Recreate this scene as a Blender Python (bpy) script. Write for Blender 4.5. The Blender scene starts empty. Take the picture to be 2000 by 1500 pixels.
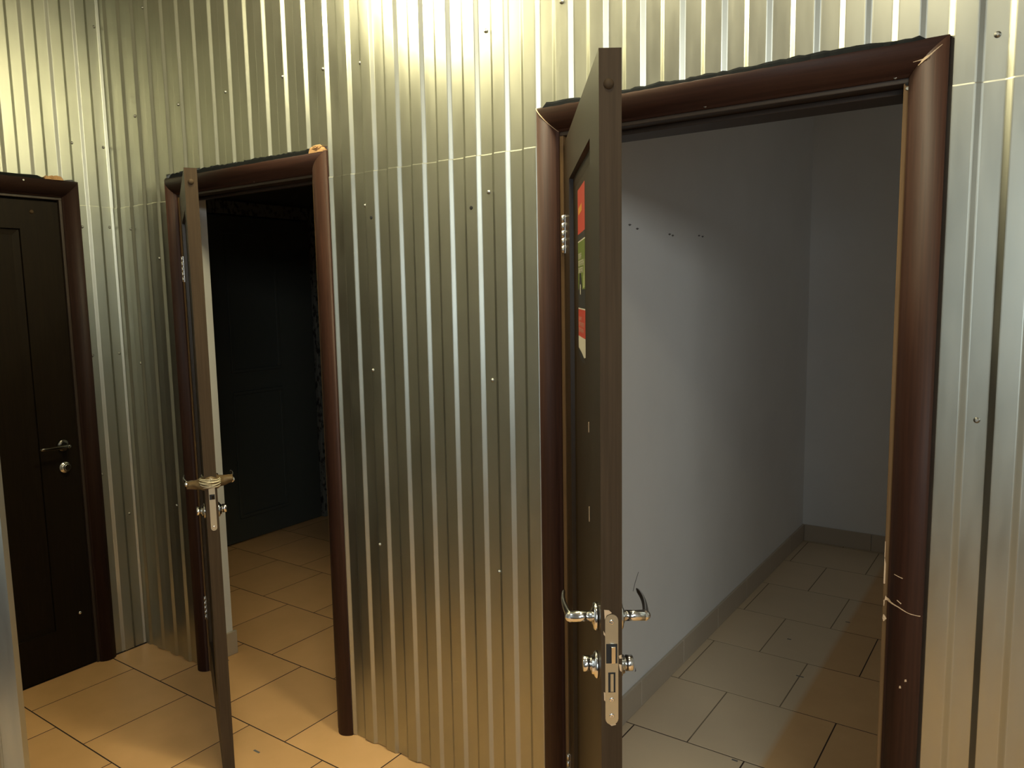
import bpy, bmesh, math, random
from mathutils import Vector, Matrix
random.seed(7)
S = bpy.context.scene
C = bpy.context.collection
R = math.radians

# ------------------------------------------------------------------ camera
cd = bpy.data.cameras.new('camera'); cam = bpy.data.objects.new('camera', cd); C.objects.link(cam)
YAW, TILT, ROLL = 0.6114, 0.1176, -0.0177
f_ = Vector((-math.sin(YAW)*math.cos(TILT), math.cos(YAW)*math.cos(TILT), -math.sin(TILT)))
r_ = Vector((math.cos(YAW), math.sin(YAW), 0)); u_ = r_.cross(f_)
r2 = r_*math.cos(ROLL)+u_*math.sin(ROLL); u2 = r2.cross(f_)
cam.matrix_world = Matrix(((r2.x, u2.x, -f_.x, 3.3468), (r2.y, u2.y, -f_.y, -1.8022), (r2.z, u2.z, -f_.z, 1.5735), (0, 0, 0, 1)))
cd.sensor_width = 36.0; cd.lens = 1505.86/2000*36.0; cd.clip_start = 0.02
S.camera = cam
S.view_settings.view_transform = 'Standard'; S.view_settings.look = 'None'
S.view_settings.exposure = 0.0; S.view_settings.gamma = 1.0; S.view_settings.use_curve_mapping = False
# ------------------------------------------------------------------ world and lamps
w = bpy.data.worlds.new('world'); S.world = w; w.use_nodes = True
w.node_tree.nodes['Background'].inputs[0].default_value = (0.5, 0.55, 0.6, 1)
w.node_tree.nodes['Background'].inputs[1].default_value = 0.02
def area(name, loc, target, size, power, col, shape='DISK', size_y=None):
    l = bpy.data.lights.new(name, 'AREA'); l.shape = shape; l.size = size
    if size_y: l.size_y = size_y
    l.energy = power; l.color = col
    o = bpy.data.objects.new(name, l); C.objects.link(o); o.location = loc
    o.rotation_euler = (Vector(target)-Vector(loc)).to_track_quat('-Z', 'Y').to_euler()
    return o
def bulb(name, loc, r, power, col):
    l = bpy.data.lights.new(name, 'POINT'); l.shadow_soft_size = r; l.energy = power; l.color = col
    o = bpy.data.objects.new(name, l); C.objects.link(o); o.location = loc; return o
bulb('warm_hanging_lamp', (1.48, -0.42, 2.63), 0.10, 36, (1.0, 0.90, 0.54))
area('warm_ceiling_lamp', (2.95, -1.12, 2.72), (2.95, -1.12, 0), 0.22, 7, (1.0, 0.90, 0.60))
area('warm_ceiling_lamp', (2.40, -0.20, 2.80), (2.40, -0.20, 0), 0.22, 20, (1.0, 0.90, 0.60))
area('hall_lamp_and_fill', (5.0, -3.3, 2.70), (3.6, -1.2, 0.6), 1.1, 84, (0.95, 1.0, 0.97), 'SQUARE')  # cool ceiling lamp of the hall
area('daylight_window', (4.1, -4.15, 1.6), (3.6, 0, 1.4), 1.2, 22, (0.76, 0.90, 1.0), 'RECTANGLE', 1.1)
area('hall_lamp_and_fill', (-1.0, -2.7, 2.80), (-1.8, -2.4, 0.5), 0.9, 120, (0.85, 0.96, 1.0), 'SQUARE')  # added unseen fill, brightens the wall mirrored in the near partition
bulb('store_room_fill', (5.0, 1.5, 2.5), 0.15, 5.0, (1.0, 0.96, 0.88))  # added dim fill for the inner room, no known lamp there

# ------------------------------------------------------------------ materials
def mat(name): 
    m = bpy.data.materials.new(name); m.use_nodes = True
    return m, m.node_tree, m.node_tree.nodes['Principled BSDF']
def simple(name, col, rough=0.5, metal=0.0, spec=0.5):
    m, t, b = mat(name); b.inputs['Base Color'].default_value = (*col, 1)
    b.inputs['Roughness'].default_value = rough; b.inputs['Metallic'].default_value = metal
    b.inputs['Specular IOR Level'].default_value = spec
    return m
def noise_mix(t, coord, scale, c1, c2, lo=0.35, hi=0.65, detail=4, rough=0.55):
    mp = t.nodes.new('ShaderNodeMapping'); mp.inputs['Scale'].default_value = scale
    t.links.new(coord, mp.inputs[0])
    n = t.nodes.new('ShaderNodeTexNoise'); n.inputs['Scale'].default_value = 1.0
    n.inputs['Detail'].default_value = detail; n.inputs['Roughness'].default_value = rough
    t.links.new(mp.outputs[0], n.inputs['Vector'])
    r = t.nodes.new('ShaderNodeValToRGB')
    r.color_ramp.elements[0].position = lo; r.color_ramp.elements[1].position = hi
    r.color_ramp.elements[0].color = (*c1, 1); r.color_ramp.elements[1].color = (*c2, 1)
    t.links.new(n.outputs['Fac'], r.inputs[0])
    return r.outputs[0], n.outputs['Fac']
def bump(t, b, fac, strength, dist):
    bp = t.nodes.new('ShaderNodeBump'); bp.inputs['Strength'].default_value = strength; bp.inputs['Distance'].default_value = dist
    t.links.new(fac, bp.inputs['Height']); t.links.new(bp.outputs[0], b.inputs['Normal'])
def galvanised():
    m, t, b = mat('galvanised_steel')
    tc = t.nodes.new('ShaderNodeNewGeometry').outputs['Position']
    c, f = noise_mix(t, tc, (9, 9, 2.2), (0.42, 0.425, 0.365), (0.48, 0.485, 0.42), 0.3, 0.7)
    oi = t.nodes.new('ShaderNodeObjectInfo'); mr = t.nodes.new('ShaderNodeMapRange'); mr.inputs[3].default_value = 0.93; mr.inputs[4].default_value = 1.07
    t.links.new(oi.outputs['Random'], mr.inputs[0]); hs = t.nodes.new('ShaderNodeHueSaturation')
    t.links.new(mr.outputs[0], hs.inputs['Value']); t.links.new(c, hs.inputs['Color']); t.links.new(hs.outputs[0], b.inputs['Base Color'])
    rr, f2 = noise_mix(t, tc, (26, 26, 5), (0.34,)*3, (0.42,)*3, 0.3, 0.7)
    t.links.new(rr, b.inputs['Roughness'])
    b.inputs['Metallic'].default_value = 1.0
    _, f3 = noise_mix(t, tc, (7, 7, 1.6), (0,)*3, (1,)*3, detail=2)
    bump(t, b, f3, 0.045, 0.006)
    return m
M_STEEL = galvanised()
def wood(name, c1, c2, axis, rough=0.55, spec=0.22):
    m, t, b = mat(name)
    tc = t.nodes.new('ShaderNodeTexCoord').outputs['Object']
    sc = {'z': (160, 160, 5), 'x': (5, 160, 160)}[axis]
    c, f = noise_mix(t, tc, sc, c1, c2, 0.3, 0.7, 5)
    t.links.new(c, b.inputs['Base Color']); b.inputs['Roughness'].default_value = rough; b.inputs['Specular IOR Level'].default_value = spec
    bump(t, b, f, 0.12, 0.001)
    return m
M_WOODZ = wood('casing_veneer_upright', (0.031, 0.0130, 0.0085), (0.050, 0.0205, 0.0125), 'z')
M_WOODX = wood('casing_veneer_level', (0.031, 0.0130, 0.0085), (0.050, 0.0205, 0.0125), 'x')
M_DARKZ = wood('shaded_casing_veneer_upright', (0.018, 0.008, 0.006), (0.028, 0.012, 0.008), 'z', 0.55)  # corner frame: same casing veneer with shade painted into its colour
M_DARKX = wood('shaded_casing_veneer_level', (0.018, 0.008, 0.006), (0.028, 0.012, 0.008), 'x', 0.55)  # level boards of that frame, same painted shade
M_LEAF = wood('door_leaf_veneer', (0.024, 0.0145, 0.0065), (0.037, 0.023, 0.0105), 'z', 0.38)
M_EDGE = wood('door_edge_veneer', (0.044, 0.028, 0.0145), (0.064, 0.041, 0.022), 'z', 0.65, 0.15)
M_RAW = simple('bare_fibreboard', (0.62, 0.45, 0.28), 0.8)
M_JAMB = wood('jamb_edge_veneer', (0.13, 0.075, 0.032), (0.18, 0.105, 0.045), 'z', 0.5)
M_DARKJAMB = simple('jamb_lining_brown', (0.035, 0.022, 0.014), 0.5)
M_FOAM = simple('black_sealing_strip', (0.010, 0.011, 0.011), 0.9, 0.0, 0.1)
M_PU = simple('orange_building_foam', (0.44, 0.25, 0.11), 0.85)
M_CHROME = simple('polished_chrome', (0.80, 0.79, 0.77), 0.14, 1.0)
M_NICKEL = simple('satin_nickel_plate', (0.60, 0.57, 0.45), 0.36, 1.0)
M_HINGE = simple('zinc_hinge', (0.72, 0.70, 0.66), 0.3, 1.0)
M_SCREW = simple('zinc_screw', (0.36, 0.36, 0.33), 0.42, 1.0)
M_DIMCHROME = simple('shaded_chrome', (0.16, 0.15, 0.13), 0.22, 1.0)  # chrome darkened by colour for the unlit lever on the corner door
M_BLACK = simple('black_recess', (0.01, 0.01, 0.01), 0.7)
M_TAPE = simple('brown_packing_tape', (0.125, 0.080, 0.036), 0.3)
M_STRING = simple('pale_twine', (0.62, 0.54, 0.36), 0.6)
def paint(name, c1, c2, rough=0.6):
    m, t, b = mat(name)
    tc = t.nodes.new('ShaderNodeNewGeometry').outputs['Position']
    c, f = noise_mix(t, tc, (2.5, 2.5, 2.5), c1, c2, 0.3, 0.7)
    t.links.new(c, b.inputs['Base Color']); b.inputs['Roughness'].default_value = rough
    _, f2 = noise_mix(t, tc, (120, 120, 120), (0,)*3, (1,)*3)
    bump(t, b, f2, 0.08, 0.002)
    return m
M_WHITE = paint('white_wall_paint', (0.74, 0.74, 0.72), (0.79, 0.79, 0.77))
M_PLAIN = paint('hall_wall_paint', (0.34, 0.34, 0.33), (0.38, 0.38, 0.37), 0.8)
M_CEIL = paint('ceiling_paint', (0.60, 0.59, 0.56), (0.65, 0.64, 0.61), 0.8)
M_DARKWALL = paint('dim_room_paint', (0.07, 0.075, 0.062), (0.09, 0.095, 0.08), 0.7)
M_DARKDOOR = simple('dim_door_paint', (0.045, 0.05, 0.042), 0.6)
def tilemat(name, c1, c2, light_lane=False):
    m, t, b = mat(name)
    pos = t.nodes.new('ShaderNodeNewGeometry').outputs['Position']
    c, f = noise_mix(t, pos, (7, 7, 7), c1, c2, 0.3, 0.7, 6)
    oi = t.nodes.new('ShaderNodeObjectInfo')
    mr = t.nodes.new('ShaderNodeMapRange'); mr.inputs[3].default_value = 0.93; mr.inputs[4].default_value = 1.05
    t.links.new(oi.outputs['Random'], mr.inputs[0])
    hs = t.nodes.new('ShaderNodeHueSaturation'); t.links.new(mr.outputs[0], hs.inputs['Value']); t.links.new(c, hs.inputs['Color'])
    out = hs.outputs[0]
    if light_lane:      # paler lane on the left: an edge of light painted into tile colour
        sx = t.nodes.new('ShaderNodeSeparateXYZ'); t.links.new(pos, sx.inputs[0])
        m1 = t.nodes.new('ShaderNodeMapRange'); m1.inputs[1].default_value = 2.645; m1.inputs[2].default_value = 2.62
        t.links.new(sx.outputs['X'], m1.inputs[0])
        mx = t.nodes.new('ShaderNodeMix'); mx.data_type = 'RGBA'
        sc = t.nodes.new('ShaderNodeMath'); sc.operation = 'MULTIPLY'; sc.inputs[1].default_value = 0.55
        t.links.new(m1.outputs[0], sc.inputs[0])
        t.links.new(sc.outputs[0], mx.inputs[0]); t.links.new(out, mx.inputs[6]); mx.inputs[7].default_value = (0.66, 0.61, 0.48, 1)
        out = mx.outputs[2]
    t.links.new(out, b.inputs['Base Color'])
    b.inputs['Roughness'].default_value = 0.42
    _, f2 = noise_mix(t, pos, (60, 60, 60), (0,)*3, (1,)*3)
    bump(t, b, f2, 0.06, 0.002)
    return m
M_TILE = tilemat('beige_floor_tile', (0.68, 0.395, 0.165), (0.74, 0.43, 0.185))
M_TILED = tilemat('light_lane_floor_tile', (0.54, 0.335, 0.155), (0.60, 0.38, 0.18), True)
def grout():
    m, t, b = mat('brown_grout'); b.inputs['Roughness'].default_value = 0.9
    sx = t.nodes.new('ShaderNodeSeparateXYZ'); t.links.new(t.nodes.new('ShaderNodeNewGeometry').outputs['Position'], sx.inputs[0])
    def rng(o, a, c):
        r = t.nodes.new('ShaderNodeMapRange'); r.inputs[1].default_value = a; r.inputs[2].default_value = c; t.links.new(o, r.inputs[0]); return r.outputs[0]
    p = t.nodes.new('ShaderNodeMath'); p.operation = 'MULTIPLY'
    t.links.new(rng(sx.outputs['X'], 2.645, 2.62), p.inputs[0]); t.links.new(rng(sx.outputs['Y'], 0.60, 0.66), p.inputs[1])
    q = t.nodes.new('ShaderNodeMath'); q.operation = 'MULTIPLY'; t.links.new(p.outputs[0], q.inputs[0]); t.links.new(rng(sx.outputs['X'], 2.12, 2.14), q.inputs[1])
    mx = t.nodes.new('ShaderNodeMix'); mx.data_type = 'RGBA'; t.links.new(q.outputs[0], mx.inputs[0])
    mx.inputs[6].default_value = (0.030, 0.014, 0.008, 1); mx.inputs[7].default_value = (0.20, 0.155, 0.10, 1)     # joints lightened in the lane, its light painted in
    t.links.new(mx.outputs[2], b.inputs['Base Color']); return m
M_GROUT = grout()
M_SKIRT = paint('skirting_tile_glaze', (0.42, 0.36, 0.28), (0.47, 0.40, 0.31), 0.4)
SM = {k: simple('sticker_'+k, v, 0.4) for k, v in dict(red=(0.60, 0.06, 0.035), yellow=(0.75, 0.36, 0.05), green=(0.16, 0.22, 0.035), black=(0.02, 0.02, 0.022), white=(0.75, 0.70, 0.58), pink=(0.70, 0.42, 0.32), lime=(0.42, 0.46, 0.20)).items()}

# ------------------------------------------------------------------ mesh helpers
def box(bm, a, b, bev=0.0):
    x0, y0, z0 = a; x1, y1, z1 = b
    vs = [bm.verts.new(p) for p in ((x0,y0,z0),(x1,y0,z0),(x1,y1,z0),(x0,y1,z0),(x0,y0,z1),(x1,y0,z1),(x1,y1,z1),(x0,y1,z1))]
    fs = [bm.faces.new([vs[i] for i in q]) for q in ((3,2,1,0),(4,5,6,7),(0,1,5,4),(1,2,6,5),(2,3,7,6),(3,0,4,7))]
    if bev:
        es = {e for f in fs for e in f.edges}
        bmesh.ops.bevel(bm, geom=list(es), offset=bev, segments=2, affect='EDGES', profile=0.5)
def cyl(bm, p0, p1, r0, r1=None, n=20, caps=True):
    r1 = r0 if r1 is None else r1
    p0, p1 = Vector(p0), Vector(p1); d = (p1-p0).normalized()
    a = d.orthogonal().normalized(); b = d.cross(a)
    A = [bm.verts.new(p0+(a*math.cos(2*math.pi*i/n)+b*math.sin(2*math.pi*i/n))*r0) for i in range(n)]
    B = [bm.verts.new(p1+(a*math.cos(2*math.pi*i/n)+b*math.sin(2*math.pi*i/n))*r1) for i in range(n)]
    for i in range(n): bm.faces.new((A[i], A[(i+1)%n], B[(i+1)%n], B[i])).smooth = True
    if caps: bm.faces.new(A[::-1]); bm.faces.new(B)
def lathe(bm, org, axis, prof, n=24):      # prof: (distance along axis, radius)
    org, d = Vector(org), Vector(axis).normalized(); a = d.orthogonal().normalized(); b = d.cross(a)
    rings = []
    for (h, r) in prof:
        rings.append([bm.verts.new(org+d*h+(a*math.cos(2*math.pi*i/n)+b*math.sin(2*math.pi*i/n))*max(r, 1e-4)) for i in range(n)])
    for k in range(len(rings)-1):
        for i in range(n): bm.faces.new((rings[k][i], rings[k][(i+1)%n], rings[k+1][(i+1)%n], rings[k+1][i])).smooth = True
    bm.faces.new(rings[0][::-1]); bm.faces.new(rings[-1])
def loft(bm, secs, closed_ends=True, smooth=True):
    rings = [[bm.verts.new(p) for p in s] for s in secs]; n = len(rings[0])
    for k in range(len(rings)-1):
        for i in range(n):
            f = bm.faces.new((rings[k][i], rings[k][(i+1)%n], rings[k+1][(i+1)%n], rings[k+1][i])); f.smooth = smooth
    if closed_ends: bm.faces.new(rings[0][::-1]); bm.faces.new(rings[-1])
def tube(bm, pts, r, n=8):
    pts = [Vector(p) for p in pts]; secs = []
    for i, p in enumerate(pts):
        d = (pts[min(i+1, len(pts)-1)]-pts[max(i-1, 0)]).normalized()
        a = d.cross(Vector((0.13, 0.21, 0.97))).normalized(); b = d.cross(a)
        rr = r[i] if isinstance(r, (list, tuple)) else r
        secs.append([p+(a*math.cos(2*math.pi*k/n)+b*math.sin(2*math.pi*k/n))*rr for k in range(n)])
    loft(bm, secs)
def prism(bm, poly, y0, y1):               # poly in (x, z), extruded along y
    A = [bm.verts.new((x, y0, z)) for x, z in poly]; B = [bm.verts.new((x, y1, z)) for x, z in poly]; n = len(poly)
    for i in range(n): bm.faces.new((A[i], A[(i+1)%n], B[(i+1)%n], B[i]))
    bm.faces.new(A[::-1]); bm.faces.new(B)
def obj(name, bm, m, parent=None, fix=True):
    if fix: bmesh.ops.recalc_face_normals(bm, faces=bm.faces[:])
    me = bpy.data.meshes.new(name); bm.to_mesh(me); bm.free()
    for k in (m if isinstance(m, (list, tuple)) else [m]): me.materials.append(k)
    o = bpy.data.objects.new(name, me); C.objects.link(o)
    if parent: o.parent = parent
    return o
def inst(src, parent, loc, rot=(0, 0, 0)):
    o = src.copy(); C.objects.link(o); o.parent = parent; o.location = loc; o.rotation_euler = rot
    return o
def empty(name, loc=(0, 0, 0), rz=0):
    o = bpy.data.objects.new(name, None); o.empty_display_size = 0.1; C.objects.link(o); o.location = loc; o.rotation_euler = (0, 0, rz)
    return o
def tag(o, label, cat, kind=None, group=None):
    o['label'] = label; o['category'] = cat
    if kind: o['kind'] = kind
    if group: o['group'] = group
    return o
def boxes(name, lst, m, parent=None, bev=0.0):
    bm = bmesh.new()
    for a, b in lst: box(bm, a, b, bev)
    return obj(name, bm, m, parent)

# ------------------------------------------------------------------ shell
TOP = 2.86
XR, YF = 6.0, -4.2
JW = 0.010                                   # visible edge of the frame jamb
D2L, D2R, D3L, D3R, DH = 0.497, 1.278, 2.263, 3.073, 1.985
wall_back = boxes('wall_back', [((-0.14, 0.012, 0), (0.43, 0.16, TOP)), ((1.345, 0.012, 0), (2.13, 0.16, TOP)), ((3.14, 0.012, 0), (XR, 0.16, TOP)),
    ((0.43, 0.012, 2.04), (1.345, 0.16, TOP)), ((2.13, 0.012, 2.04), (3.14, 0.16, TOP))], M_WHITE)
tag(wall_back, 'long wall clad in ribbed galvanised sheet holding the two open doors', 'wall', 'structure')
wall_left = boxes('wall_left', [((-0.14, -0.16, 0), (-0.012, 0.012, TOP)), ((-0.14, -1.30, 0), (-0.012, -1.09, TOP)), ((-0.14, -1.09, 2.04), (-0.012, -0.16, TOP))], M_WHITE)
tag(wall_left, 'short ribbed metal wall at the corner holding the closed dark door', 'wall', 'structure')
wall_front = boxes('wall_front', [((-0.14, -1.112, 0), (1.511, -1.103, TOP))], M_PLAIN)
tag(wall_front, 'nearby metal faced partition whose end shows at the lower left edge', 'wall', 'structure')
wall_right = boxes('wall_right', [((XR, YF, 0), (XR+0.14, 3.3, TOP))], M_PLAIN)
wall_end = boxes('wall_end', [((-2.64, YF, 0), (-2.5, -1.10, TOP)), ((-2.5, -1.13, 0), (-0.14, -1.10, TOP))], M_WHITE)
tag(wall_end, 'plain painted wall closing the hall to the left of the viewer', 'wall', 'structure')
tag(wall_right, 'plain painted wall at the right end of the hall', 'wall', 'structure')
wall_rear = boxes('wall_rear', [((-2.5, YF-0.14, 0), (XR, YF, TOP))], M_PLAIN)
tag(wall_rear, 'plain painted wall across the hall behind the viewer', 'wall', 'structure')
wall_il = boxes('wall_inner_left', [((2.0, 0.16, 0), (2.13, 3.22, TOP))], M_WHITE)
tag(wall_il, 'white side wall inside the room behind the right doorway', 'wall', 'structure')
wall_ib = boxes('wall_inner_back', [((2.13, 3.085, 0), (XR, 3.22, TOP))], M_WHITE)
tag(wall_ib, 'white end wall inside the room behind the right doorway', 'wall', 'structure')
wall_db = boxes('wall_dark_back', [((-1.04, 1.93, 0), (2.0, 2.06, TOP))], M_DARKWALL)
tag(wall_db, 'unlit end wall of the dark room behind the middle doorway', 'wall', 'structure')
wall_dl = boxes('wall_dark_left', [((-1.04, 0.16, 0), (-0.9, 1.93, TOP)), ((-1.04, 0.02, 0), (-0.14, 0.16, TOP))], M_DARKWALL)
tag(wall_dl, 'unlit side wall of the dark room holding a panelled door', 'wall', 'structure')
ceiling = boxes('ceiling', [((-2.5, YF-0.14, TOP), (XR+0.14, 3.3, TOP+0.1))], M_CEIL)
tag(ceiling, 'pale ceiling above the hall and both rooms', 'ceiling', 'structure')

# floor and tiles
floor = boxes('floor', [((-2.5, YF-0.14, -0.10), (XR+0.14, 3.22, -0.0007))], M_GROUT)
tag(floor, 'beige tiled floor with dark joints running through all rooms', 'floor', 'structure')
GAP = 0.0045
cache = {}
def tile(x0, x1, y0, y1, m, clip):
    cx0, cx1, cy0, cy1 = clip
    a0, a1, b0, b1 = max(x0, cx0), min(x1, cx1), max(y0, cy0), min(y1, cy1)
    if a1-a0 < 0.012 or b1-b0 < 0.012: return
    key = (round(a1-a0, 4), round(b1-b0, 4), m.name)
    if key not in cache:
        hx, hy = (a1-a0)/2-GAP/2, (b1-b0)/2-GAP/2
        bm = bmesh.new(); c = 0.0006
        lo = [bm.verts.new(p) for p in ((-hx,-hy,-0.006),(hx,-hy,-0.006),(hx,hy,-0.006),(-hx,hy,-0.006))]
        mi = [bm.verts.new(p) for p in ((-hx,-hy,-c),(hx,-hy,-c),(hx,hy,-c),(-hx,hy,-c))]
        hi = [bm.verts.new(p) for p in ((-hx+c,-hy+c,0),(hx-c,-hy+c,0),(hx-c,hy-c,0),(-hx+c,hy-c,0))]
        for i in range(4):
            j = (i+1) % 4; bm.faces.new((lo[i], lo[j], mi[j], mi[i])); bm.faces.new((mi[i], mi[j], hi[j], hi[i]))
        bm.faces.new(hi)
        cache[key] = obj('tile', bm, m, floor); o = cache[key]
    else: o = inst(cache[key], floor, (0, 0, 0))
    o.location = ((a0+a1)/2, (b0+b1)/2, random.uniform(-0.0005, 0))
PX, PY = 0.3972, 0.4085
for k in range(-5, 6):
    y0 = -0.1675+PY*k; off = 0.191 if k % 2 else 0.389
    for i in range(-4, 16):
        x0 = off+PX*i
        if k < 0 or y0+PY < 0.3:
            if y0 > 0.05: continue
            tile(x0, x0+PX, y0, y0+PY, M_TILE, (-0.012, XR, -2.4, 0.06 if x0 > 2.0 else 3) if k < 0 else ((0.389-PX*0-0.001 if False else 0.0), 2.04, -2.4, 3))
            if k == 0 and x0+PX > 2.04: tile(x0, x0+PX, y0, y0+PY, M_TILE, (2.04, XR, -2.4, 0.045))
        elif y0 < 1.93:
            tile(x0, x0+PX, y0, y0+PY, M_TILE, (-0.9, 2.04, 0.16, 1.93))
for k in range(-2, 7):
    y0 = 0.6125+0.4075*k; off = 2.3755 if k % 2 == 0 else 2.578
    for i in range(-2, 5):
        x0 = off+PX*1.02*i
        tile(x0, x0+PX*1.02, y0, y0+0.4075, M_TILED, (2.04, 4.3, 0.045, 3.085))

# skirting inside the right room, one ceramic piece after another
def skirting(name, label, spans, axis, const, out):
    e = empty(name); tag(e, label, 'skirting', 'structure')
    for a, b in spans:
        bm = bmesh.new()
        if axis == 'y': box(bm, (const, a+0.001, 0), (const+out, b-0.001, 0.103), 0.002)
        else: box(bm, (a+0.001, const, 0), (b-0.001, const+out, 0.103), 0.002)
        obj('skirting_tile', bm, M_SKIRT, e)
    return e
ys = [0.16, 0.33, 0.74, 1.15, 1.56, 1.97, 2.38, 2.79, 3.085]
skirting('baseboard_left', 'row of beige skirting tiles along the inner white side wall', list(zip(ys, ys[1:])), 'y', 2.13, 0.012)
xs = [2.142, 2.53, 2.93, 3.33, 3.73, 4.13]
skirting('baseboard_back', 'row of beige skirting tiles along the inner end wall', list(zip(xs, xs[1:])), 'x', 3.085, -0.012)
bb = empty('baseboard_reveal'); tag(bb, 'chipped beige skirting tile at the foot of the middle doorway reveal', 'skirting', 'structure')
boxes('skirting_tile', [((0.43, 0.066, 0), (0.444, 0.172, 0.105))], M_SKIRT, bb, 0.002)

# ------------------------------------------------------------------ ribbed sheets
PITCH, RIB0 = 0.10218, 0.651                 # rib edges facing +x fall at RIB0 + n * PITCH
SL, DP, RAD = 0.012, 0.008, 0.0022
def profile(x0, x1, ph):                     # list of (x, depth); crest depth 0, valley depth DP
    pts = []
    k = math.floor((x0-ph)/PITCH)-1
    def bend(xc, d, s):                      # soften one fold
        return xc, d
    while True:
        xb = ph+PITCH*k                      # falling flank centre
        if xb-PITCH > x1: break
        xd = xb-PITCH/2                      # rising flank centre
        sl = DP/SL
        pts += [(xd-SL/2-RAD, DP), (xd-SL/2-RAD*0.1, DP*0.985), (xd-SL/2+RAD*0.8, DP-RAD*0.8*sl),
                (xd+SL/2-RAD*0.8, RAD*0.8*sl), (xd+SL/2+RAD*0.1, DP*0.015), (xd+SL/2+RAD, 0),
                (xb-SL/2-RAD, 0), (xb-SL/2-RAD*0.1, DP*0.015), (xb-SL/2+RAD*0.8, RAD*0.8*sl),
                (xb+SL/2-RAD*0.8, DP-RAD*0.8*sl), (xb+SL/2+RAD*0.1, DP*0.985), (xb+SL/2+RAD, DP)]
        k += 1
    def at(x):
        for (a, da), (b, db) in zip(pts, pts[1:]):
            if a <= x <= b: return da+(db-da)*(x-a)/max(b-a, 1e-9)
        return 0
    return at, [p[0] for p in pts if x0+1e-4 < p[0] < x1-1e-4]
def sheet(parent, x0, x1, zb, zt, ph, yoff, T, ragged=0.0, cuts=(), flare=0.0):
    """cuts: list of (xa, xb, z) where the lower edge is raised to z. T maps (x, depth, z) to world"""
    at, xs = profile(x0, x1, ph)
    extra = [c[i]+e for c in cuts for i, e in ((0, -1e-4), (0, 1e-4), (1, -1e-4), (1, 1e-4))]
    xs = sorted(set([x0, x1]+xs+[e for e in extra if x0 < e < x1]))
    bm = bmesh.new(); cols = []
    for x in xs:
        zlo = zb
        for (a, b, z) in cuts:
            if a < x < b: zlo = z+random.uniform(-1, 1)*0.004
        lo = zlo+(random.uniform(0, ragged) if ragged else 0)
        cols.append([bm.verts.new(T(x, at(x)+yoff, lo+(zt-0.003-lo)*j/6)) for j in range(7)]+[bm.verts.new(T(x, at(x)+yoff-flare, zt))])
    for a, b in zip(cols, cols[1:]):
        for j in range(7): bm.faces.new((a[j], b[j], b[j+1], a[j+1]))
    o = obj('metal_sheet', bm, M_STEEL, parent, fix=False)
    s = o.modifiers.new('thickness', 'SOLIDIFY'); s.thickness = 0.0007; s.offset = -1 if parent is not None and parent.name == 'wall_back' else 1
    return o
bm = bmesh.new(); lathe(bm, (0, 0, 0), (0, -1, 0), [(0, 0.0062), (0.0012, 0.0062), (0.0014, 0.0042), (0.0040, 0.0040), (0.0052, 0.0026)], 12)
screw_src = obj('screw', bm, M_SCREW)
first_screw = [True]
def screw(parent, loc, rz=0):
    if first_screw[0]:
        first_screw[0] = False; screw_src.parent = parent; screw_src.location = loc; screw_src.rotation_euler = (0, 0, rz); return screw_src
    return inst(screw_src, parent, loc, (0, 0, rz))
def hole(parent, loc, r=0.006):
    bm = bmesh.new(); lathe(bm, (0, 0, 0), (0, -1, 0), [(-0.002, r), (0.0004, r), (0.0006, r*0.6)], 9)
    o = obj('screw_hole', bm, M_BLACK, parent); o.location = loc
at_b, _ = profile(-1, 6, RIB0)
TB = lambda x, d, z: (x, d, z)
SEAM = 1.966
CUT2, CUT3 = (0.416, 1.358, 2.066), (2.183, 3.154, 2.063)
uppers = []
for a, b in ((0.0, 1.214), (1.214, 2.236), (2.236, 3.258), (3.258, 4.28), (4.28, 5.302), (5.302, XR)):
    uppers.append((a, b, sheet(wall_back, a, b, SEAM-0.025, TOP, RIB0, 0.0, TB, 0, [CUT2, CUT3])))
lowers = []
for a, b in ((0.0, 0.419), (1.357, 2.185), (3.150, 4.17), (4.17, XR)):
    lowers.append((a, b, sheet(wall_back, a, b, 0.0, SEAM, RIB0, -0.0024, TB, 0.006, (), -0.0006)))
def sheet_of(lst, x):
    for a, b, o in lst:
        if a <= x <= b: return o
for x, z in ((0.83, 2.32), (1.15, 2.32), (1.352, 2.31), (1.52, 2.30), (2.01, 2.30), (2.262, 2.32), (3.232, 2.05), (0.33, 2.72), (0.22, 2.32), (0.53, 2.32), (2.57, 2.55), (2.87, 2.55)):
    screw(sheet_of(uppers, x), (x, at_b(x)-0.0002, z))
for x, z in ((1.52, 1.86), (2.01, 1.86), (1.53, 1.33), (2.01, 1.32), (1.53, 0.74), (2.02, 0.74), (0.13, 1.87), (0.33, 1.74), (0.13, 1.3), (0.33, 0.7), (3.232, 1.30)):
    screw(sheet_of(lowers, x), (x, at_b(x)-0.0026, z))
for x, z in ((1.952, 1.82), (1.548, 1.82)): hole(sheet_of(lowers, x), (x, at_b(x)-0.0024, z))
# left wall: x in profile runs along -y
LPH = 0.106
TL = lambda s, d, z: (-d, -s, z)
at_l, _ = profile(-1, 3, LPH)
lu = sheet(wall_left, 0.0, 1.25, SEAM-0.02, TOP, LPH, 0.0, TL, 0, [(0.145, 1.105, 2.066)])
ll = sheet(wall_left, 0.0, 0.146, 0.0, SEAM+0.004, LPH, -0.0016, TL, 0.006, (), -0.0005)
for s, z in ((0.02, 2.71), (0.15, 2.22), (0.02, 2.22)): screw(lu, (-at_l(s), -s, z), math.pi/2)
for s, z in ((0.136, 1.88), (0.02, 1.885), (0.136, 1.34), (0.02, 1.34), (0.136, 0.82), (0.03, 0.62)): screw(ll, (-at_l(s)+0.0016, -s, z), math.pi/2)
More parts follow.
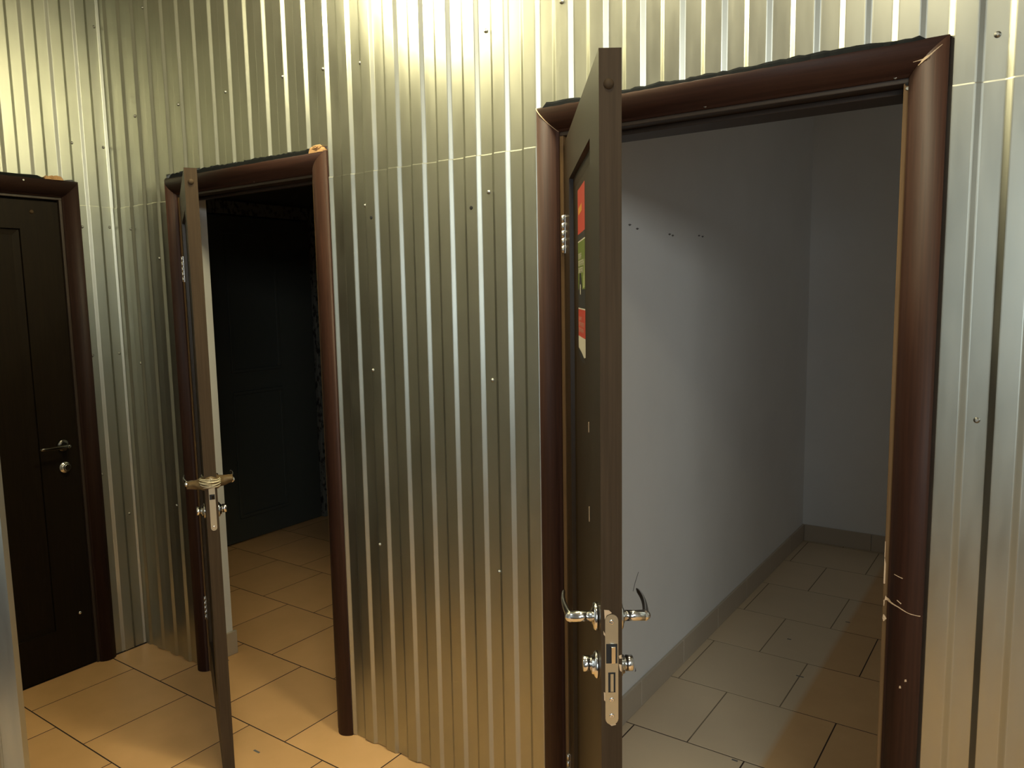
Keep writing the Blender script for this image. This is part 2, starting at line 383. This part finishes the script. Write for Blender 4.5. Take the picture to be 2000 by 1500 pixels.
# facing of the near wall end: flat folded flashing and ribbed sheets behind it
TF = lambda s, d, z: (1.361-d, -1.045-s, z)
boxes('corner_flashing', [((1.39, -1.1135, 0.0), (1.5125, -1.112, TOP)), ((1.511, -1.112, 0.0), (1.5125, -1.1025, TOP))], M_STEEL, wall_front)
TF = lambda x, d, z: (x, -1.1215+d, z)
sheet(wall_front, 0.40, 1.40, 0.0, TOP, 0.36, 0.0, TF)
sheet(wall_front, -0.14, 0.40, 0.0, TOP, 0.36, 0.0, TF)

# ------------------------------------------------------------------ door frames
def casing_profile(w, t0=0.003, t1=0.027, n=14):
    return [(w*i/n, t0+(t1-t0)*math.sin(math.pi*min(max(i/n*0.96+0.02, 0), 1))**0.68) for i in range(n+1)]
def frame(name, label, xl, xr, zt, w, depth, T, mz=M_WOODZ, mx=M_WOODX, mj=M_JAMB):
    """xl..xr clear opening, zt its head; T maps (x, y, z); y<0 is towards the hall"""
    e = empty(name); tag(e, label, 'door frame', 'structure')
    pr = casing_profile(w)
    a, b, h = xl-JW, xr+JW, zt+JW
    for side in ('l', 't', 'r'):
        bm = bmesh.new(); A, B = [], []
        sec = [(0, 0.012-0.012)]+pr
        full = [(0.0, -0.010)]+pr+[(w, -0.010)]
        for s, t in full:
            if side == 'l': p, q = (a-s, -t, 0), (a-s, -t, h+s)
            elif side == 'r': p, q = (b+s, -t, 0), (b+s, -t, h+s)
            else: p, q = (a-s+0.0008, -t, h+s), (b+s-0.0008, -t, h+s)
            A.append(bm.verts.new(T(*p))); B.append(bm.verts.new(T(*q)))
        n = len(A)
        for i in range(n):
            f = bm.faces.new((A[i], A[(i+1)%n], B[(i+1)%n], B[i])); f.smooth = 1 < i < n-2
        bm.faces.new(A[::-1]); bm.faces.new(B)
        obj('casing', bm, mx if side == 't' else mz, e)
    def tb(nm, p, q, m):
        bm = bmesh.new(); P, Q = T(*p), T(*q)
        box(bm, tuple(map(min, P, Q)), tuple(map(max, P, Q)), 0.0015); return obj(nm, bm, m, e)
    tb('jamb', (xl-0.03, -0.002, 0), (xl, depth, zt), mj); tb('jamb', (xr, -0.002, 0), (xr+0.03, depth, zt), mj)
    tb('jamb_head', (xl-0.03, -0.002, zt), (xr+0.03, depth, zt+0.03), M_DARKJAMB)
    # rebate stops the closed leaf rests against
    tb('door_stop', (xl, 0.042, 0), (xl+0.012, depth-0.002, zt-0.012), M_DARKJAMB); tb('door_stop', (xr-0.004, 0.042, 0), (xr, depth-0.002, zt-0.012), M_DARKJAMB)
    tb('door_stop', (xl, 0.042, zt-0.012), (xr, depth-0.002, zt), M_DARKJAMB)
    return e
def strip(parent, name, m, xa, xb, z0, thick, yin, yout, T, rough=0.004, n=40):
    bm = bmesh.new(); secs = []
    t = 0
    for i in range(n+1):
        x = xa+(xb-xa)*i/n
        t = 0.6*t+0.4*random.uniform(-1, 1)
        h = thick+rough*t*2
        if i in (0, n): h = thick*0.35
        dy = random.uniform(-0.001, 0.001)
        secs.append([T(x, yin, z0), T(x, yout+dy, z0), T(x, yout+dy+0.001, z0+h*0.7), T(x, yout+0.003, z0+h), T(x, yin, z0+h)])
    loft(bm, secs, smooth=False)
    return obj(name, bm, m, parent)
def blob(parent, name, m, c, r, n=9):
    bm = bmesh.new(); bmesh.ops.create_icosphere(bm, subdivisions=3, radius=1)
    for v in bm.verts:
        k = 1+0.35*math.sin(v.co.x*5+c[0]*9)*math.sin(v.co.z*7+1)*math.cos(v.co.y*6)+random.uniform(-0.08, 0.08)
        v.co = Vector((v.co.x*r[0]*k+c[0], v.co.y*r[1]*k+c[1], v.co.z*r[2]*k+c[2]))
    return obj(name, bm, m, parent)
ID = lambda x, y, z: (x, y, z)
LW = lambda x, y, z: (-y, -x, z)             # left wall: x runs along -y, y runs along -x
CW = 0.070
fr3 = frame('trim_3', 'reddish brown frame with chipped right post round the right doorway', D3L, D3R, DH-0.002, CW, 0.135, ID)
fr2 = frame('trim_2', 'reddish brown frame round the middle doorway', D2L, D2R, DH-0.014, CW, 0.062, ID)
fr1 = frame('trim_1', 'brown frame, darkened for shade, round the closed door in the corner', 0.225, 1.028, DH-0.004, CW, 0.062, LW, M_DARKZ, M_DARKX, M_DARKJAMB)
strip(fr3, 'sealing_strip', M_FOAM, 2.203, 2.330, 2.056, 0.0165, 0.011, -0.010, ID, 0.002, 10)
strip(fr3, 'sealing_strip', M_FOAM, 2.330, 3.112, 2.056, 0.0165, 0.011, -0.010, ID, 0.0032, 60)
strip(fr2, 'sealing_strip', M_FOAM, 0.445, 1.283, 2.044, 0.0205, 0.011, -0.010, ID, 0.0032, 60)
strip(fr1, 'sealing_strip', M_FOAM, 0.275, 1.05, 2.055, 0.016, 0.011, -0.010, LW, 0.0015, 30)
strip(fr2, 'foam_bead', M_PU, 1.278, 1.345, 2.048, 0.020, 0.011, -0.013, ID, 0.004, 12)
blob(fr2, 'foam_bead', M_PU, (1.318, -0.008, 2.064), (0.022, 0.009, 0.008))
strip(fr1, 'foam_bead', M_PU, 0.205, 0.275, 2.060, 0.015, 0.011, -0.013, LW, 0.004, 12)
blob(fr1, 'foam_bead', M_PU, (0.006, -0.245, 2.067), (0.008, 0.016, 0.008))
# mitre gaps and broken edges showing bare board
def casing_depth(x, z, b, h):                # how far the domed casing stands out at this point
    q = min(max(max(x-b, z-h), 0), CW); pr = casing_profile(CW)
    for (s0, t0), (s1, t1) in zip(pr, pr[1:]):
        if s0 <= q <= s1: return t0+(t1-t0)*(q-s0)/(s1-s0)
    return 0.003
def sliver(parent, pts, y0=None, y1=None, m=M_RAW, name='bare_wood_chip'):
    bm = bmesh.new(); n = len(pts)
    fy = lambda x, z: y0 if y0 is not None and y1 is not None and y0 > -0.02 else -casing_depth(x, z, 3.083, h3)-0.0007
    A = [bm.verts.new((x, fy(x, z), z)) for x, z in pts]; B = [bm.verts.new((x, fy(x, z)+0.004, z)) for x, z in pts]
    for i in range(n): bm.faces.new((A[i], A[(i+1)%n], B[(i+1)%n], B[i]))
    bm.faces.new(A[::-1]); bm.faces.new(B)
    bmesh.ops.triangulate(bm, faces=[f for f in bm.faces if len(f.verts) > 4])
    return obj(name, bm, m, parent)
a3, h3 = D3L-JW, DH-0.002+JW
bm = bmesh.new(); rows = []
for q, t in casing_profile(CW):
    rows.append([bm.verts.new((a3-q-0.0014, -t-0.0006, h3+q)), bm.verts.new((a3-q+0.0010, -t-0.0006, h3+q)), bm.verts.new((a3-q+0.0010, -t+0.003, h3+q)), bm.verts.new((a3-q-0.0014, -t+0.003, h3+q))])
for p, q in zip(rows, rows[1:]):
    for j in range(4): bm.faces.new((p[j], p[(j+1)%4], q[(j+1)%4], q[j]))
obj('mitre_gap', bm, M_RAW, fr3)
def crack(parent, pts, name='bare_wood_chip'):    # pts: (x, z, half width); a torn line laid over the domed casing
    bm = bmesh.new(); rows = []
    for (x0, z0, w0), (x1, z1, w1) in zip(pts, pts[1:]):
        n = max(2, int(math.hypot(x1-x0, z1-z0)/0.0025))
        d = Vector((x1-x0, z1-z0)).normalized(); q = Vector((-d.y, d.x))
        for i in range(n+1):
            u = i/n; x, z, w = x0+(x1-x0)*u, z0+(z1-z0)*u, (w0+(w1-w0)*u)*random.uniform(0.75, 1.2)
            P = [(x+q.x*w*k, z+q.y*w*k) for k in (-1, 0, 1)]
            rows.append([bm.verts.new((a, -casing_depth(a, b, 3.083, h3)-0.0006, b)) for a, b in P]+[bm.verts.new((P[1][0], -casing_depth(P[1][0], P[1][1], 3.083, h3)+0.003, P[1][1]))])
    for p, q in zip(rows, rows[1:]):
        for j in range(4): bm.faces.new((p[j], p[(j+1) % 4], q[(j+1) % 4], q[j]))
    return obj(name, bm, M_RAW, parent)
crack(fr3, [(3.142, 2.043, 0.0003), (3.122, 2.0245, 0.0014), (3.112, 2.0185, 0.0026), (3.106, 2.013, 0.0010), (3.101, 2.009, 0.0010)])
crack(fr3, [(3.110, 2.0185, 0.0012), (3.092, 2.0165, 0.0003)])
crack(fr3, [(3.078, 0.894, 0.0050), (3.0845, 0.893, 0.0036), (3.092, 0.890, 0.0018), (3.108, 0.8865, 0.0013), (3.128, 0.877, 0.0006), (3.149, 0.8705, 0.0008)])
crack(fr3, [(3.0765, 0.889, 0.0012), (3.0765, 0.876, 0.0006)])
crack(fr3, [(3.0765, 0.856, 0.0012), (3.0785, 0.849, 0.0045), (3.077, 0.841, 0.0008)])
crack(fr3, [(3.104, 0.901, 0.0010), (3.113, 0.8955, 0.0012)])
crack(fr3, [(3.096, 0.956, 0.0007), (3.114, 0.952, 0.0008)])
sliver(fr3, [(3.0735, 0.985), (3.0765, 0.970), (3.0765, 0.925), (3.0735, 0.925)], -0.004, 0.01)
sliver(fr3, [(3.0733, 1.02), (3.0745, 1.02), (3.0745, 0.985), (3.0733, 0.985)], -0.004, 0.01)
for x, z in ((3.118, 0.708), (3.128, 0.725)): sliver(fr3, [(x-0.002, z-0.003), (x+0.002, z-0.002), (x+0.001, z+0.003), (x-0.002, z+0.002)], -0.0278)
def small_screw(parent, loc, rz=0, m=M_SCREW, r=0.0042):
    bm = bmesh.new(); lathe(bm, (0, 0, 0), (0, -1, 0), [(-0.004, r), (0.0005, r), (0.0016, r*0.7), (0.0008, r*0.3)], 12)
    o = obj('screw', bm, m, parent); o.location = loc; o.rotation_euler = (0, 0, rz); return o
small_screw(fr3, (2.656, -0.0110, 1.999)); small_screw(fr3, (3.058, -0.0085, 1.997))
small_screw(fr3, (3.081, -0.0020, 1.972)); small_screw(fr2, (0.98, -0.0100, 1.987)); small_screw(fr1, (0.0225, -0.36, 2.045), math.pi/2)
blob(fr3, 'screw_hole', M_BLACK, (3.0795, -0.003, 1.981), (0.003, 0.002, 0.003))

# ------------------------------------------------------------------ door leaves
def leaf_part(root, wd, ht, th, m, me, z0=0.006):
    st, rt, rb, bw, dp = 0.148, 0.112, 0.19, 0.026, 0.013
    bm = bmesh.new()
    def rect(i, y): return [bm.verts.new(p) for p in ((i[0], y, i[2]), (i[1], y, i[2]), (i[1], y, i[3]), (i[0], y, i[3]))]
    O = (0, wd, z0, ht); I = (st, wd-st, z0+rb, ht-rt); K = (st+bw, wd-st-bw, z0+rb+bw, ht-rt-bw)
    rings = []
    for y, s in ((0, 1), (th, -1)):
        o, i, g, k = rect(O, y), rect(I, y), rect((I[0]+0.0012, I[1]-0.0012, I[2]+0.0012, I[3]-0.0012), y+s*dp*0.80), rect(K, y+s*dp)
        for p, q in ((o, i), (i, g), (g, k)):
            for j in range(4): bm.faces.new((p[j], p[(j+1)%4], q[(j+1)%4], q[j]))
        rings.append(o)
    a, b = rings
    for j in range(4):
        f = bm.faces.new((a[j], a[(j+1)%4], b[(j+1)%4], b[j])); f.material_index = 1
    lf = obj('leaf', bm, [m, me], root)
    bm = bmesh.new(); box(bm, (K[0]-0.001, dp, K[2]-0.001), (K[1]+0.001, th-dp, K[3]+0.001)); obj('panel', bm, m, lf)
    return lf
def lever(root, x, z, face, sgn, m=M_CHROME):
    """lever handle on the face y=face, sticking out along sgn*y, pointing to the hinge"""
    e = empty('lever_handle'); e.parent = root; e.location = (x, face, z)
    bm = bmesh.new(); lathe(bm, (0, 0, 0), (0, sgn, 0), [(0, 0.0255), (0.005, 0.0255), (0.008, 0.023), (0.009, 0.016), (0.011, 0.0135)], 28); obj('rosette', bm, m, e)
    bm = bmesh.new(); cyl(bm, (0, sgn*0.009, 0), (0, sgn*0.050, 0), 0.0098, n=20); bmesh.ops.create_uvsphere(bm, u_segments=16, v_segments=8, radius=0.0098, matrix=Matrix.Translation((0, sgn*0.050, 0)))
    obj('shaft', bm, m, e)
    bm = bmesh.new(); secs = []
    for i in range(13):
        u = i/12; px = -0.118*u+0.004; bow = 0.010*math.sin(u*math.pi*0.75)-0.004*u
        cy = sgn*(0.050+bow); hz = 0.0095-0.0045*u; hy = 0.0062-0.0030*u
        if i == 12: hz *= 0.5; hy *= 0.5
        secs.append([(px, cy+hy*math.cos(t), 0.004*u+hz*math.sin(t)) for t in [2*math.pi*k/14 for k in range(14)]])
    loft(bm, secs); obj('lever', bm, m, e)
    return e
def cylinder_lock(root, x, z, face, sgn, m=M_CHROME, turn=True):
    e = empty('lock_cylinder'); e.parent = root; e.location = (x, face, z)
    bm = bmesh.new(); lathe(bm, (0, 0, 0), (0, sgn, 0), [(0, 0.0245), (0.004, 0.0245), (0.007, 0.021), (0.008, 0.0175), (0.0115, 0.0165), (0.0125, 0.012)], 28); obj('rosette', bm, m, e)
    bm = bmesh.new(); lathe(bm, (0, 0, 0.002), (0, sgn, 0), [(0.006, 0.0115), (0.013, 0.0115), (0.0145, 0.0145), (0.026, 0.0145), (0.0275, 0.013)], 10); obj('thumb_turn', bm, m, e)
    return e
def hinge(root, z, h=0.10):
    e = empty('hinge'); e.parent = root; e.location = (0, 0, z)
    n = 5
    for i in range(n):
        bm = bmesh.new(); cyl(bm, (-0.002, -0.005, h*i/n+0.0005), (-0.002, -0.005, h*(i+1)/n-0.0008), 0.0048, n=12); obj('knuckle', bm, M_HINGE, e)
    bm = bmesh.new(); box(bm, (-0.0015, -0.004, 0.0), (0.0, 0.030, h)); obj('hinge_plate', bm, M_HINGE, e)
    return e
def stud(root, x, y, z, nrm, m, name='edge_stud', r=0.0085):
    bm = bmesh.new(); lathe(bm, (0, 0, 0), nrm, [(-0.001, r), (0.001, r), (0.0035, r*0.86), (0.0052, r*0.55), (0.006, 0.001)], 18)
    o = obj(name, bm, m, root); o.location = (x, y, z); return o
M_LEAF_DIM = wood('shaded_door_veneer', (0.0085, 0.0055, 0.003), (0.014, 0.009, 0.0045), 'z', 0.55, 0.12)  # shaded copy of the leaf veneer, corner's darkness painted into the colour
def door(name, label, hx, hy, rz, wd, ht, th):
    e = empty(name, (hx, hy, 0), rz); tag(e, label, 'door', 'structure')
    return e, leaf_part(e, wd, ht, th, M_LEAF, M_EDGE)
# right door
d3, lf3 = door('door_3', 'nearest brown door standing open with a peeling red and green sticker', D3L+0.006, -0.005, -R(55.0), 0.797, 1.962, 0.037)
W3 = 0.797
lever(d3, W3-0.055, 0.985, 0.0, -1); lever(d3, W3-0.055, 0.985, 0.037, 1)
cylinder_lock(d3, W3-0.055, 0.892, 0.0, -1); cylinder_lock(d3, W3-0.055, 0.892, 0.037, 1)
for z in (0.145, 1.677): hinge(d3, z)
stud(d3, W3, 0.016, 1.906, (1, 0, 0), M_EDGE)
# lock faceplate set in the edge
def faceplate(root, wd, yc, z0, z1, hw, latch, slot, screws_z, m=M_NICKEL):
    e = empty('lock_faceplate'); e.parent = root; e.location = (wd, yc, 0)
    bm = bmesh.new(); n = 8
    poly = [(hw*math.cos(math.pi*i/n), z1-hw+hw*math.sin(math.pi*i/n)) for i in range(n+1)]+[(hw*math.cos(math.pi+math.pi*i/n), z0+hw+hw*math.sin(math.pi+math.pi*i/n)) for i in range(n+1)]
    A = [bm.verts.new((0.0, y, z)) for y, z in poly]; B = [bm.verts.new((0.0018, y, z)) for y, z in poly]; k = len(poly)
    for i in range(k): bm.faces.new((A[i], A[(i+1)%k], B[(i+1)%k], B[i]))
    bm.faces.new(B); bm.faces.new(A[::-1]); obj('plate', bm, m, e)
    if latch:
        za, zb = latch
        boxes('latch_mouth', [((0.001, -hw*0.86, za), (0.0022, hw*0.86, zb))], M_BLACK, e)
        bm = bmesh.new()
        loft(bm, [[(0.001, -hw*0.22, za+0.003), (0.001, hw*0.6, za+0.003), (0.008, hw*0.5, za+0.003), (0.010, -hw*0.1, za+0.003)], [(0.001, -hw*0.22, zb-0.003), (0.001, hw*0.6, zb-0.003), (0.008, hw*0.5, zb-0.003), (0.010, -hw*0.1, zb-0.003)]], smooth=False)
        obj('latch_bolt', bm, M_CHROME, e)
    if slot:
        za, zb = slot
        boxes('bolt_mouth', [((0.001, -hw*0.55, za), (0.0022, hw*0.55, zb))], M_BLACK, e)
        boxes('dead_bolt', [((0.001, -hw*0.22, za+0.002), (0.004, hw*0.25, zb-0.002))], m, e)
    for z in screws_z:
        bm = bmesh.new(); lathe(bm, (0.0016, 0, z), (1, 0, 0), [(0, 0.0044), (0.0008, 0.0044), (0.0016, 0.003), (0.0006, 0.0012)], 12); obj('screw', bm, M_CHROME, e)
    return e
faceplate(d3, W3, 0.0185, 0.807, 1.012, 0.0115, (0.922, 0.958), (0.868, 0.905), (0.998, 0.854, 0.824))
# splintered veneer round the faceplate
def edge_chip(root, wd, pts):
    bm = bmesh.new(); A = [bm.verts.new((wd-0.001, y, z)) for y, z in pts]; B = [bm.verts.new((wd+0.0007, y, z)) for y, z in pts]; k = len(pts)
    for i in range(k): bm.faces.new((A[i], A[(i+1)%k], B[(i+1)%k], B[i]))
    bm.faces.new(B); bm.faces.new(A[::-1]); obj('bare_wood_chip', bm, M_RAW, root)
edge_chip(d3, W3, [(0.0055, 1.020), (0.014, 1.019), (0.019, 1.014), (0.010, 1.010), (0.0065, 1.002)])
edge_chip(d3, W3, [(0.0045, 0.868), (0.0075, 0.866), (0.0075, 0.850), (0.005, 0.853)])
edge_chip(d3, W3, [(0.004, 0.982), (0.0075, 0.975), (0.0075, 0.971), (0.0045, 0.975)])
edge_chip(d3, W3, [(0.010, 0.811), (0.018, 0.804), (0.026, 0.806), (0.024, 0.812)])
edge_chip(d3, W3, [(0.031, 0.935), (0.036, 0.937), (0.036, 0.930), (0.032, 0.930)])
edge_chip(d3, W3, [(0.031, 0.920), (0.036, 0.918), (0.036, 0.905), (0.033, 0.908)])
# sticker on the sunk panel
def sticker(root, x0, x1, z1, y):
    e = []
    def quad(bm, mi, a, b, c, d, lift=0.0):
        vs = [bm.verts.new((p[0], y-0.0004-lift, p[1])) for p in (a, b, c, d)]; f = bm.faces.new(vs); f.material_index = mi
    keys = ['red', 'yellow', 'green', 'black', 'white', 'pink', 'lime']; mi = {k: i for i, k in enumerate(keys)}
    bm = bmesh.new(); L = x1-x0
    def band(k, za, zb, xa=0.0, xb=1.0, lift=0.0): quad(bm, mi[k], (x0+L*xa, za), (x0+L*xb, za), (x0+L*xb, zb), (x0+L*xa, zb), lift)
    z = z1
    Z = STICKER_Z
    band('red', Z[1], Z[0]); band('black', Z[2], Z[1]); band('white', Z[2]-0.003, Z[2]); band('green', Z[3], Z[2]-0.003)
    band('black', Z[4], Z[3]); band('white', Z[4]-0.003, Z[4]); band('red', Z[5], Z[4]-0.003)
    # torn lower end: white paper and a black scrap
    quad(bm, mi['white'], (x0, Z[5]), (x0, Z[6]+0.012), (x0+L*0.5, Z[6]+0.004), (x1, Z[5])); quad(bm, mi['white'], (x1, Z[5]), (x0+L*0.5, Z[6]+0.004), (x0+L*0.8, Z[6]-0.004), (x1, Z[6]))
    quad(bm, mi['black'], (x0, Z[6]+0.012), (x0+L*0.1, Z[7]+0.010), (x0+L*0.55, Z[7]), (x0+L*0.5, Z[6]+0.004)); quad(bm, mi['black'], (x0+L*0.5, Z[6]+0.004), (x0+L*0.55, Z[7]), (x1, Z[7]+0.004), (x0+L*0.8, Z[6]-0.004))
    # yellow arrow-like mark on the upper red field
    zc = Z[0]*0.52+Z[1]*0.48
    quad(bm, mi['yellow'], (x0+L*0.12, zc-0.010), (x0+L*0.62, zc-0.006), (x0+L*0.62, zc+0.010), (x0+L*0.12, zc+0.006), 0.0004)
    # lines of lettering as separate printed strokes
    rnd = random.Random(3)
    def line(k, za, zb, xa, xb):
        x = xa
        while x < xb:
            wl = rnd.uniform(0.05, 0.075)
            band(k, za, zb, x, x+0.016, 0.0004)
            t = rnd.choice((0, 1, 2))
            if t != 1: band(k, zb-(zb-za)*0.2, zb, x+0.016, x+wl*0.8, 0.0004)
            if t != 2: band(k, za+(zb-za)*0.4, za+(zb-za)*0.58, x+0.016, x+wl*0.8, 0.0004)
            if t: band(k, za, zb, x+wl*0.62, x+wl*0.62+0.016, 0.0004)
            x += wl+0.018
    g0, g1 = Z[2]-0.003, Z[3]
    for i, (u, v, xb) in enumerate(((0.24, 0.36, 0.5), (0.39, 0.51, 0.8), (0.54, 0.66, 0.72))): line('white', g0+(g1-g0)*v, g0+(g1-g0)*u, 0.08, xb)
    r0, r1 = Z[4]-0.003, Z[5]
    for i, (u, v, xb) in enumerate(((0.27, 0.40, 0.5), (0.46, 0.62, 0.8), (0.68, 0.84, 0.8))): line('pink', r0+(r1-r0)*v, r0+(r1-r0)*u, 0.1, xb)
    # dark standing silhouette with a pale patch at the bottom of the green field
    quad(bm, mi['black'], (x0+L*0.12, Z[3]), (x0+L*0.62, Z[3]), (x0+L*0.46, Z[3]+0.035), (x0+L*0.26, Z[3]+0.038), 0.0004)
    quad(bm, mi['lime'], (x0+L*0.72, Z[3]+0.002), (x0+L*0.98, Z[3]+0.004), (x0+L*0.98, Z[3]+0.075), (x0+L*0.86, Z[3]+0.05), 0.0004)
    quad(bm, mi['white'], (x0+L*0.30, Z[3]-0.012), (x0+L*0.42, Z[3]-0.012), (x0+L*0.42, Z[3]+0.010), (x0+L*0.32, Z[3]+0.012), 0.0006)
    o = obj('sticker', bm, [SM[k] for k in keys], None, fix=False)
    o.location = d3.location; o.rotation_euler = d3.rotation_euler
    tag(o, 'peeling red, green and black sticker on the nearest open door', 'sticker')
    return o
STICKER_Z = [1.808, 1.706, 1.690, 1.579, 1.536, 1.470, 1.430, 1.413]
sticker(lf3, 0.245, 0.415, 1.808, 0.013)
for y, z, l in ((-0.0006, 1.12, 0.03), (-0.0006, 1.30, 0.02)):
    sl = boxes('scratch', [((0.60, y, z), (0.603, 0.0005, z+l))], M_RAW, lf3)
# middle door
W2 = 0.775
d2, lf2 = door('door_2', 'brown door half open beside the corner with handles bound in tape', D2L+0.006, -0.005, -R(31.0), W2, 1.968, 0.037)
lever(d2, W2-0.055, 0.982, 0.0, -1); lever(d2, W2-0.055, 0.982, 0.037, 1)
cylinder_lock(d2, W2-0.055, 0.887, 0.0, -1); cylinder_lock(d2, W2-0.055, 0.887, 0.037, 1)
for z in (0.235, 1.64): hinge(d2, z)
stud(d2, W2, 0.018, 1.926, (1, 0, 0), M_EDGE)
faceplate(d2, W2, 0.0205, 0.833, 0.985, 0.0095, (0.935, 0.952), None, (0.845,))
bm = bmesh.new(); secs = []
N = 30
for i in range(N+1):
    u = i/N; y = -0.050+(0.037+0.100)*u
    c = math.exp(-((u-0.5)/0.30)**2)
    rz = 0.010+0.016*c; rx = 0.013+0.026*c
    cz = 0.982+0.010*(u-0.5)+0.010*c-0.004*math.sin(math.pi*min(1, abs(2*u-1)*1.2))
    secs.append([(W2-0.050+0.027*c+rx*math.cos(t)*(1+0.10*math.sin(5*t+9*u)), y+0.003*math.sin(3*t+u*20), cz+rz*math.sin(t)*(1+0.12*math.sin(4*t+14*u))) for t in [2*math.pi*k/18 for k in range(18)]])
tb_ = empty('tape_bundle', tuple(d2.location), d2.rotation_euler.z); tag(tb_, 'brown tape and twine bundle bound round both handles of the middle door', 'tape')
loft(bm, secs); obj('wrapping', bm, M_TAPE, tb_)
for k in range(7):
    bm = bmesh.new(); zk = 0.976+0.0042*k; ph = random.uniform(0, 6)
    sx = 0.046+0.006*math.sin(math.pi*k/6); sy = 0.030+0.004*math.sin(math.pi*k/6)
    tube(bm, [(W2-0.029+sx*math.cos(t), 0.0185+sy*math.sin(t), zk+0.0018*math.sin(2*t+ph)) for t in [2*math.pi*j/30 for j in range(31)]], 0.0015, 6)
    obj('twine', bm, M_STRING, tb_)
# closed door in the corner
d1 = empty('door_1', (-0.010, -0.228, 0), -math.pi/2); tag(d1, 'closed brown door in the corner, darkened for shade, with one tall sunk panel', 'door', 'structure')
W1 = 0.797
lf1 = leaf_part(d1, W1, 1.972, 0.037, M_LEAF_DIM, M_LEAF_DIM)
d1.rotation_euler = (0, 0, -math.pi/2)
d1.location = (-0.046, -0.2275, 0)
F1 = 0.037                                   # hall side of this leaf
lever(d1, 0.058, 0.975, F1, 1, M_DIMCHROME); cylinder_lock(d1, 0.058, 0.882, F1, 1)
for o in d1.children:
    if o.name.startswith('lever_handle'): o.scale = (-1, 1, 1)
stud(d1, 0.100, F1, 1.928, (0, 1, 0), M_EDGE, 'round_cap'); stud(d1, 0.048, F1, 0.243, (0, 1, 0), M_CHROME, 'round_cap', 0.008)
# dim panelled door inside the dark room
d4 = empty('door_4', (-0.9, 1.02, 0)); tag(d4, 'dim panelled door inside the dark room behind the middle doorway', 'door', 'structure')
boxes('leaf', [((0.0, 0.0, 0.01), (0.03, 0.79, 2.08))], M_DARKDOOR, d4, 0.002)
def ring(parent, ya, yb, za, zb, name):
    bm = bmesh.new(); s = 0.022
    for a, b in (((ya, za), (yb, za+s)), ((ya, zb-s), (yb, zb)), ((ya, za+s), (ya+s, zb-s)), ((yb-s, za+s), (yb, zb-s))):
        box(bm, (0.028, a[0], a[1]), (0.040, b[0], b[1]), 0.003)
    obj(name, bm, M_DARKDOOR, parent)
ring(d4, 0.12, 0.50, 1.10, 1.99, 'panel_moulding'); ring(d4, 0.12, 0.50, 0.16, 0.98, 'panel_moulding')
t4 = empty('trim_4'); tag(t4, 'worn pale casing with flaking paint round the dim inner door', 'door frame', 'structure')
def flaky():
    m, t, b = mat('flaking_paint')
    pos = t.nodes.new('ShaderNodeNewGeometry').outputs['Position']
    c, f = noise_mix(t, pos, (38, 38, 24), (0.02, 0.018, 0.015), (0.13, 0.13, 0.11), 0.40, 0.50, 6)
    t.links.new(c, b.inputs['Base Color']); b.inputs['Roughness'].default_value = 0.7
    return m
M_FLAKE = flaky()
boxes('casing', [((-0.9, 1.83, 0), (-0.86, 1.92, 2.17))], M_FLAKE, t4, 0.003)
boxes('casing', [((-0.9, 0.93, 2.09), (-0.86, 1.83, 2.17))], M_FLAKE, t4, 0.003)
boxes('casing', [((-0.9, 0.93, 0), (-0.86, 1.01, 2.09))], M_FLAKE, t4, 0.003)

# scuffs on the inner white wall
def scuff(parent, pts, x=2.13):
    bm = bmesh.new(); A = [bm.verts.new((x-0.001, y, z)) for y, z in pts]; B = [bm.verts.new((x+0.0006, y, z)) for y, z in pts]; k = len(pts)
    for i in range(k): bm.faces.new((A[i], A[(i+1)%k], B[(i+1)%k], B[i]))
    bm.faces.new(B); obj('scuff_mark', bm, M_SCUFF, parent)
M_SCUFF = simple('grey_scuff', (0.14, 0.135, 0.125), 0.8)
for y, z in ((0.72, 1.79), (1.00, 1.785), (1.03, 1.782), (1.30, 1.795), (1.34, 1.793), (0.66, 1.80)):
    scuff(wall_il, [(y-0.012, z), (y, z-0.004), (y+0.014, z+0.002), (y, z+0.004)])
scuff(wall_il, [(0.69, 0.470), (0.705, 0.495), (0.735, 0.530), (0.733, 0.532), (0.702, 0.498), (0.687, 0.472)])
scuff(wall_il, [(0.705, 0.150), (0.710, 0.165), (0.714, 0.150)])

# dark rub marks on the floor tiles
for x, y, l in ((2.58, 1.30, 0.03), (2.45, 1.62, 0.018), (2.55, 0.60, 0.02), (0.45, 0.10, 0.05), (1.15, -0.26, 0.03), (2.63, 1.95, 0.02)):
    bm = bmesh.new(); box(bm, (x-l/2, y-0.004, -0.001), (x+l/2, y+0.004, 0.0005), 0.0004)
    o = obj('scuff_mark', bm, M_SCUFF, floor)
